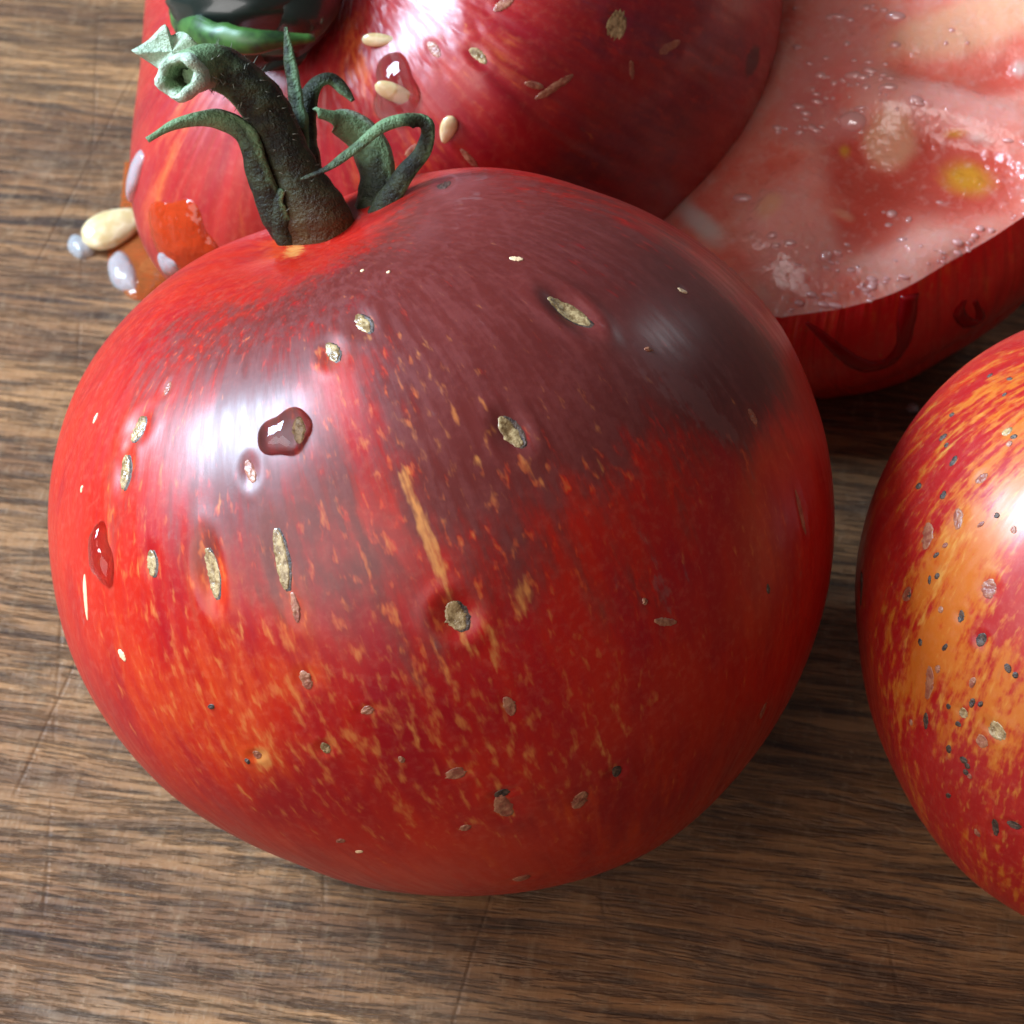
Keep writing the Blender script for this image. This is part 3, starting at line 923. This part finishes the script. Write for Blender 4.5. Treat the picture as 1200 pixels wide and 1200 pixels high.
bowl_bvh = BVHTree.FromPolygons([tuple(x) for x in v], [tuple(int(i) for i in x) for x in grid_faces(len(sl), NA, False, True)])

# cut face
NR = 150
rad = np.linspace(0.001, 1, NR)
P3 = np.array([hc + (rim - hc) * r for r in rad]).reshape(-1, 3)
q2 = PL(P3)
RR = np.repeat(rad, NA)
hz = 0.05 * (1 - RR ** 10) + 0.03 * wob(np.c_[q2, q2[:, 0] * 0], 0, 24, 1.1) + 0.012 * wob(np.c_[q2, q2[:, 1] * 0], 24, 42, 1.4)
fa = {k: np.zeros(len(P3)) for k in ("gel", "pink", "peach", "violet", "gold", "whitish")}


def blob(u, v, du, dv, turn=0.0, sharp=2.0):
    c = PU(u, v)
    ax_ = PU(u + 10, v) - c
    ay_ = PU(u, v + 10) - c
    A = np.linalg.inv(np.array([ax_, ay_]).T / 10)
    l = (q2 - c) @ A.T
    a = math.radians(turn)
    x = l[:, 0] * math.cos(a) + l[:, 1] * math.sin(a)
    y = -l[:, 0] * math.sin(a) + l[:, 1] * math.cos(a)
    return np.exp(-(((x / du) ** 2 + (y / dv) ** 2) ** (sharp / 2)))


for an, u, v_, du, dv, tu, amt, h in [
    ("gel", 1100, 205, 110, 55, 8, 1.0, -.16), ("gel", 1000, 200, 50, 60, -10, .6, -.04), ("gel", 1180, 90, 60, 26, -10, .7, -.08), ("gel", 1010, 275, 60, 30, -10, .6, -.06),
    ("pink", 935, 270, 46, 66, -20, .9, .14), ("pink", 900, 300, 60, 50, 0, .5, .04), ("pink", 1120, 130, 85, 26, 12, 1.0, .14), ("pink", 1030, 110, 60, 30, 30, .7, .08), ("pink", 1060, 300, 110, 18, -20, .45, .03),
    ("peach", 1140, 35, 110, 36, -14, .95, .09), ("peach", 1042, 165, 34, 34, 30, 1.0, .09), ("peach", 990, 255, 16, 8, 20, .6, .02), ("peach", 905, 250, 22, 16, -40, .7, .04),
    ("violet", 985, 60, 55, 80, 15, .8, -.06), ("violet", 940, 130, 40, 50, 0, .6, -.02), ("violet", 985, 150, 60, 18, -5, .5, -.03),
    ("gold", 1132, 205, 34, 24, 10, .85, .03), ("gold", 990, 176, 8, 9, 0, .7, .02), ("gold", 1120, 158, 16, 5, 0, .6, .01), ("whitish", 820, 262, 42, 16, 42, .9, .02), ("whitish", 1150, 165, 26, 8, 10, .5, .02),
    ("pink", 960, 200, 30, 30, 0, .4, .05), ("gel", 1180, 290, 80, 20, -30, .4, -.02), ("whitish", 1195, 80, 14, 12, 0, .6, .02)]:
    b = blob(u, v_, du, dv, tu, 2.0 if an in ("gold", "whitish") else 3.0)
    fa[an] += amt * b
    hz += h * b
# thin radial fibres in the gel below the core
cu = PU(1045, 165)
ang = np.arctan2(q2[:, 1] - cu[1], q2[:, 0] - cu[0])
fib = np.clip(np.sin(ang * 34 + 2.0 * wob(np.c_[q2, q2[:, 0] * 0], 0, 10)), 0, 1) * blob(1045, 215, 70, 34, 5, 3)
fa["gold"] += 0.12 * fib
hz *= np.clip((1 - RR) / 0.05, 0, 1) ** 0.6
face_v = P3 + hn * hz[:, None]
face = link_mesh("cut_face", face_v, grid_faces(NR, NA, False, True), M_FLESH, half_origin, half, fa)
face_bvh = BVHTree.FromPolygons([tuple(x) for x in face_v], [tuple(int(i) for i in x) for x in grid_faces(NR, NA, False, True)])


def face_hit(u, v, bvh=face_bvh):
    loc, n, i, d = bvh.ray_cast(Vector(CAM), Vector(nrm(ray(u, v))))
    return (np.array(loc), np.array(n)) if loc is not None else (None, None)


# beads of juice on the cut face
def ico():
    import bmesh
    bm = bmesh.new()
    bmesh.ops.create_icosphere(bm, subdivisions=2, radius=1)
    vv = np.array([x.co[:] for x in bm.verts]); ff = np.array([[q.index for q in x.verts] for x in bm.faces])
    bm.free()
    return vv, ff


IV, IF = ico()
bv, bf = [], []


def bead(u, v, r, bvh=face_bvh, flat=0.6):
    p, n = face_hit(u, v, bvh)
    if p is None:
        return
    e = nrm(np.cross(n, [0.3, 0.8, 0.1])); g = np.cross(n, e)
    a, b = r * rng.uniform(.8, 2.0), r * rng.uniform(.6, 1.1)
    k0 = sum(len(x) for x in bv)
    bv.append(p + IV[:, :1] * e * a + IV[:, 1:2] * g * b + IV[:, 2:] * n * r * flat)
    bf.append(IF + k0)


for (u0, v0), (u1, v1), sp, cnt, r in [((925, 358), (1050, 330), 7, 38, .035), ((1050, 335), (1195, 252), 6, 34, .032), ((925, 140), (1060, 55), 16, 34, .04), ((885, 150), (985, 150), 6, 14, .045),
                                       ((950, 105), (1040, 92), 9, 14, .045), ((985, 30), (1045, 8), 9, 12, .05), ((960, 330), (1000, 300), 9, 12, .05), ((880, 300), (935, 290), 9, 8, .04),
                                       ((1020, 255), (1125, 245), 8, 6, .045), ((1040, 285), (1060, 285), 4, 2, .04), ((1100, 45), (1130, 60), 8, 5, .035), ((1170, 160), (1198, 175), 6, 4, .05), ((990, 250), (1100, 320), 16, 10, .022),
                                       ((930, 20), (960, 90), 14, 10, .04), ((1020, 100), (1075, 130), 10, 10, .035)]:
    for i in range(int(cnt * 0.75)):
        f = rng.uniform()
        bead(u0 + (u1 - u0) * f + rng.normal() * sp, v0 + (v1 - v0) * f + rng.normal() * sp, r * rng.choice([.45, .55, .7, .9, 1.25]))
bead(870, 232, .06); bead(1000, 142, .13)
tag(link_mesh("juice_beads", np.vstack(bv), np.vstack(bf), M_BEAD, half_origin), "tiny clear beads of juice glinting all over the cut flesh", "juice", kind="stuff")

# dark juice runs on the skin under the rim
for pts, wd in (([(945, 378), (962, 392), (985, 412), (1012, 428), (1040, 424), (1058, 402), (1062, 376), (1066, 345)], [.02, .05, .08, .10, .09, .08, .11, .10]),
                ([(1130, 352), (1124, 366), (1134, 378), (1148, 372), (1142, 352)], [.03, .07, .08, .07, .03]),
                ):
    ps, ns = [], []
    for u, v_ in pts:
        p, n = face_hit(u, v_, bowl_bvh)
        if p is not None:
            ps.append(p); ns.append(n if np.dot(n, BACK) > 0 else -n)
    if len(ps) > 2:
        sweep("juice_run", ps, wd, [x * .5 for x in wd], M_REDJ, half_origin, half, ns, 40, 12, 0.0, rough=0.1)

# ------------------------------------------------------------------ seeds and juice
def seed(name, p, long_dir, n, ln, wd, th, label, group=None):
    """flattened teardrop"""
    e = nrm(long_dir - np.dot(long_dir, n) * n); g = np.cross(n, e)
    nu_, nv_ = 22, 18
    v = []
    for t in np.linspace(0.0, 1, nu_):
        x = -1 + 2 * t
        r = math.sqrt(max(0, 1 - x * x)) * (1 - 0.42 * t ** 1.4) * 1.12 + 0.002
        a = np.linspace(0, 2 * math.pi, nv_, endpoint=False)
        v.append(p + e * (x * ln / 2) + g * (np.cos(a) * r * wd / 2)[:, None] + n * (np.sin(a) * r * th / 2)[:, None])
    v = np.array(v).reshape(-1, 3)
    f = list(map(tuple, grid_faces(nu_, nv_, False, True))) + [tuple(range(nv_)), tuple(range((nu_ - 1) * nv_, nu_ * nv_))]
    return tag(link_poly(name, v, f, M_SEED, p), label, "tomato seed", group)


G_SEED = "loose tomato seeds"
Z = np.array([0, 0, 1.0])
p = at_z(134, 266, 0.20)
seed("tomato_seed", p, at_z(178, 250, 0.2) - p, nrm(Z + BACK * .5), 0.80, 0.50, 0.26, "plump pale seed in juice on the board beside the rear tomato", G_SEED)
for u, v_, ln, wd, dx, dy, lab in ((466, 108, .46, .19, 40, 26, "pale seed inside a juice drop just right of the stem's tip"), (525, 150, .30, .17, -8, 26, "small white seed on the rear tomato above the large tomato's top"),
                                   (446, 46, .36, .14, 40, 6, "flat pale seed near the rear tomato's dark stem")):
    q = rear.hit(u, v_)
    q2_ = rear.hit(u + dx * .3, v_ + dy * .3)
    n_ = nrm(q[0] - rear.c)
    seed("tomato_seed", q[0] + n_ * 0.04, q2_[0] - q[0], n_, ln, wd, .08, lab, G_SEED)
rear.drop("juice_drop", 462, 106, 62, 76, 0.10, M_CLEAR, 40, "juice drop holding a seed on the rear tomato beside the stem's hooked tip", 0.12)

# puddle on the board
poly = [(146, 190), (140, 245), (128, 285), (128, 312), (148, 345), (172, 352), (215, 335), (300, 330), (360, 260), (300, 200), (220, 190)]
pr = catmull([at_z(u, v_, 0) for u, v_ in poly + poly[:1]], 97)[:-1]
pc = pr.mean(0)
rows = []
for r in np.sin(np.linspace(0.04, 1, 14) * math.pi / 2):
    q = pc + (pr - pc) * r
    rows.append(q + Z * (0.16 * (1 - r ** 3) ** .6 * (1 + .25 * wob(q, 0, 24, 1.2)) + 0.002)[:, None])
for r in np.sin(np.linspace(0.04, 1, 14) * math.pi / 2)[::-1]:
    rows.append(pc + (pr - pc) * r * 0.999 + Z * 0.001)
v = np.array(rows).reshape(-1, 3)
n_ = len(pr)
f = list(map(tuple, grid_faces(len(rows), n_, False, True))) + [tuple(range(n_)), tuple(range(len(v) - n_, len(v)))]
tag(link_poly("juice_puddle", v, f, M_JUICE, pc * [1, 1, 0]), "orange red puddle of juice on the board by the rear tomato", "juice puddle")
flat = lambda x: np.c_[x[:, :2], np.full(len(x), 0.002)]
for u, v_, la, lb, h, ang_, lab in ((95, 291, .19, .14, .13, 120, "small round juice drop left of the plump seed"), (146, 322, .34, .17, .17, 118, "long juice drop below the plump seed"),
                                    (192, 314, .24, .14, .20, 20, "glinting juice drop between the puddle and the large tomato"), (1069, 479, .07, .06, .06, 0, "tiny juice drop between the cut half and the orange tomato")):
    p = at_z(u, v_, 0.0)
    a = math.radians(ang_)
    m_ = np.array([math.cos(a), math.sin(a), 0]); k_ = np.array([-math.sin(a), math.cos(a), 0])
    dome("juice_drop", p, m_, k_, Z, la, lb, h, M_GLINT, flat, lab, 0.08)
rear.drop("juice_drop", 158, 206, 64, 30, 0.09, M_GLINT, 0, "juice drop on the rear tomato's left side above the plump seed", 0.1) if rear.hit(152, 208) else None
M_PULP = mat_juice("orange_red_pulp", (0.62, 0.060, 0.014), 0.5, 0.08, 0.7)
rear.drop("tomato_pulp", 212, 286, 96, 110, 0.07, M_PULP, 10, "glossy orange red pulp clinging low on the rear tomato beside the plump seed", 0.16, "pulp")
rear.drop("juice_drop", 200, 306, 40, 34, 0.10, M_GLINT, 30, "juice drop with a pale painted glint on the orange pulp just above the large tomato's left shoulder", 0.14)
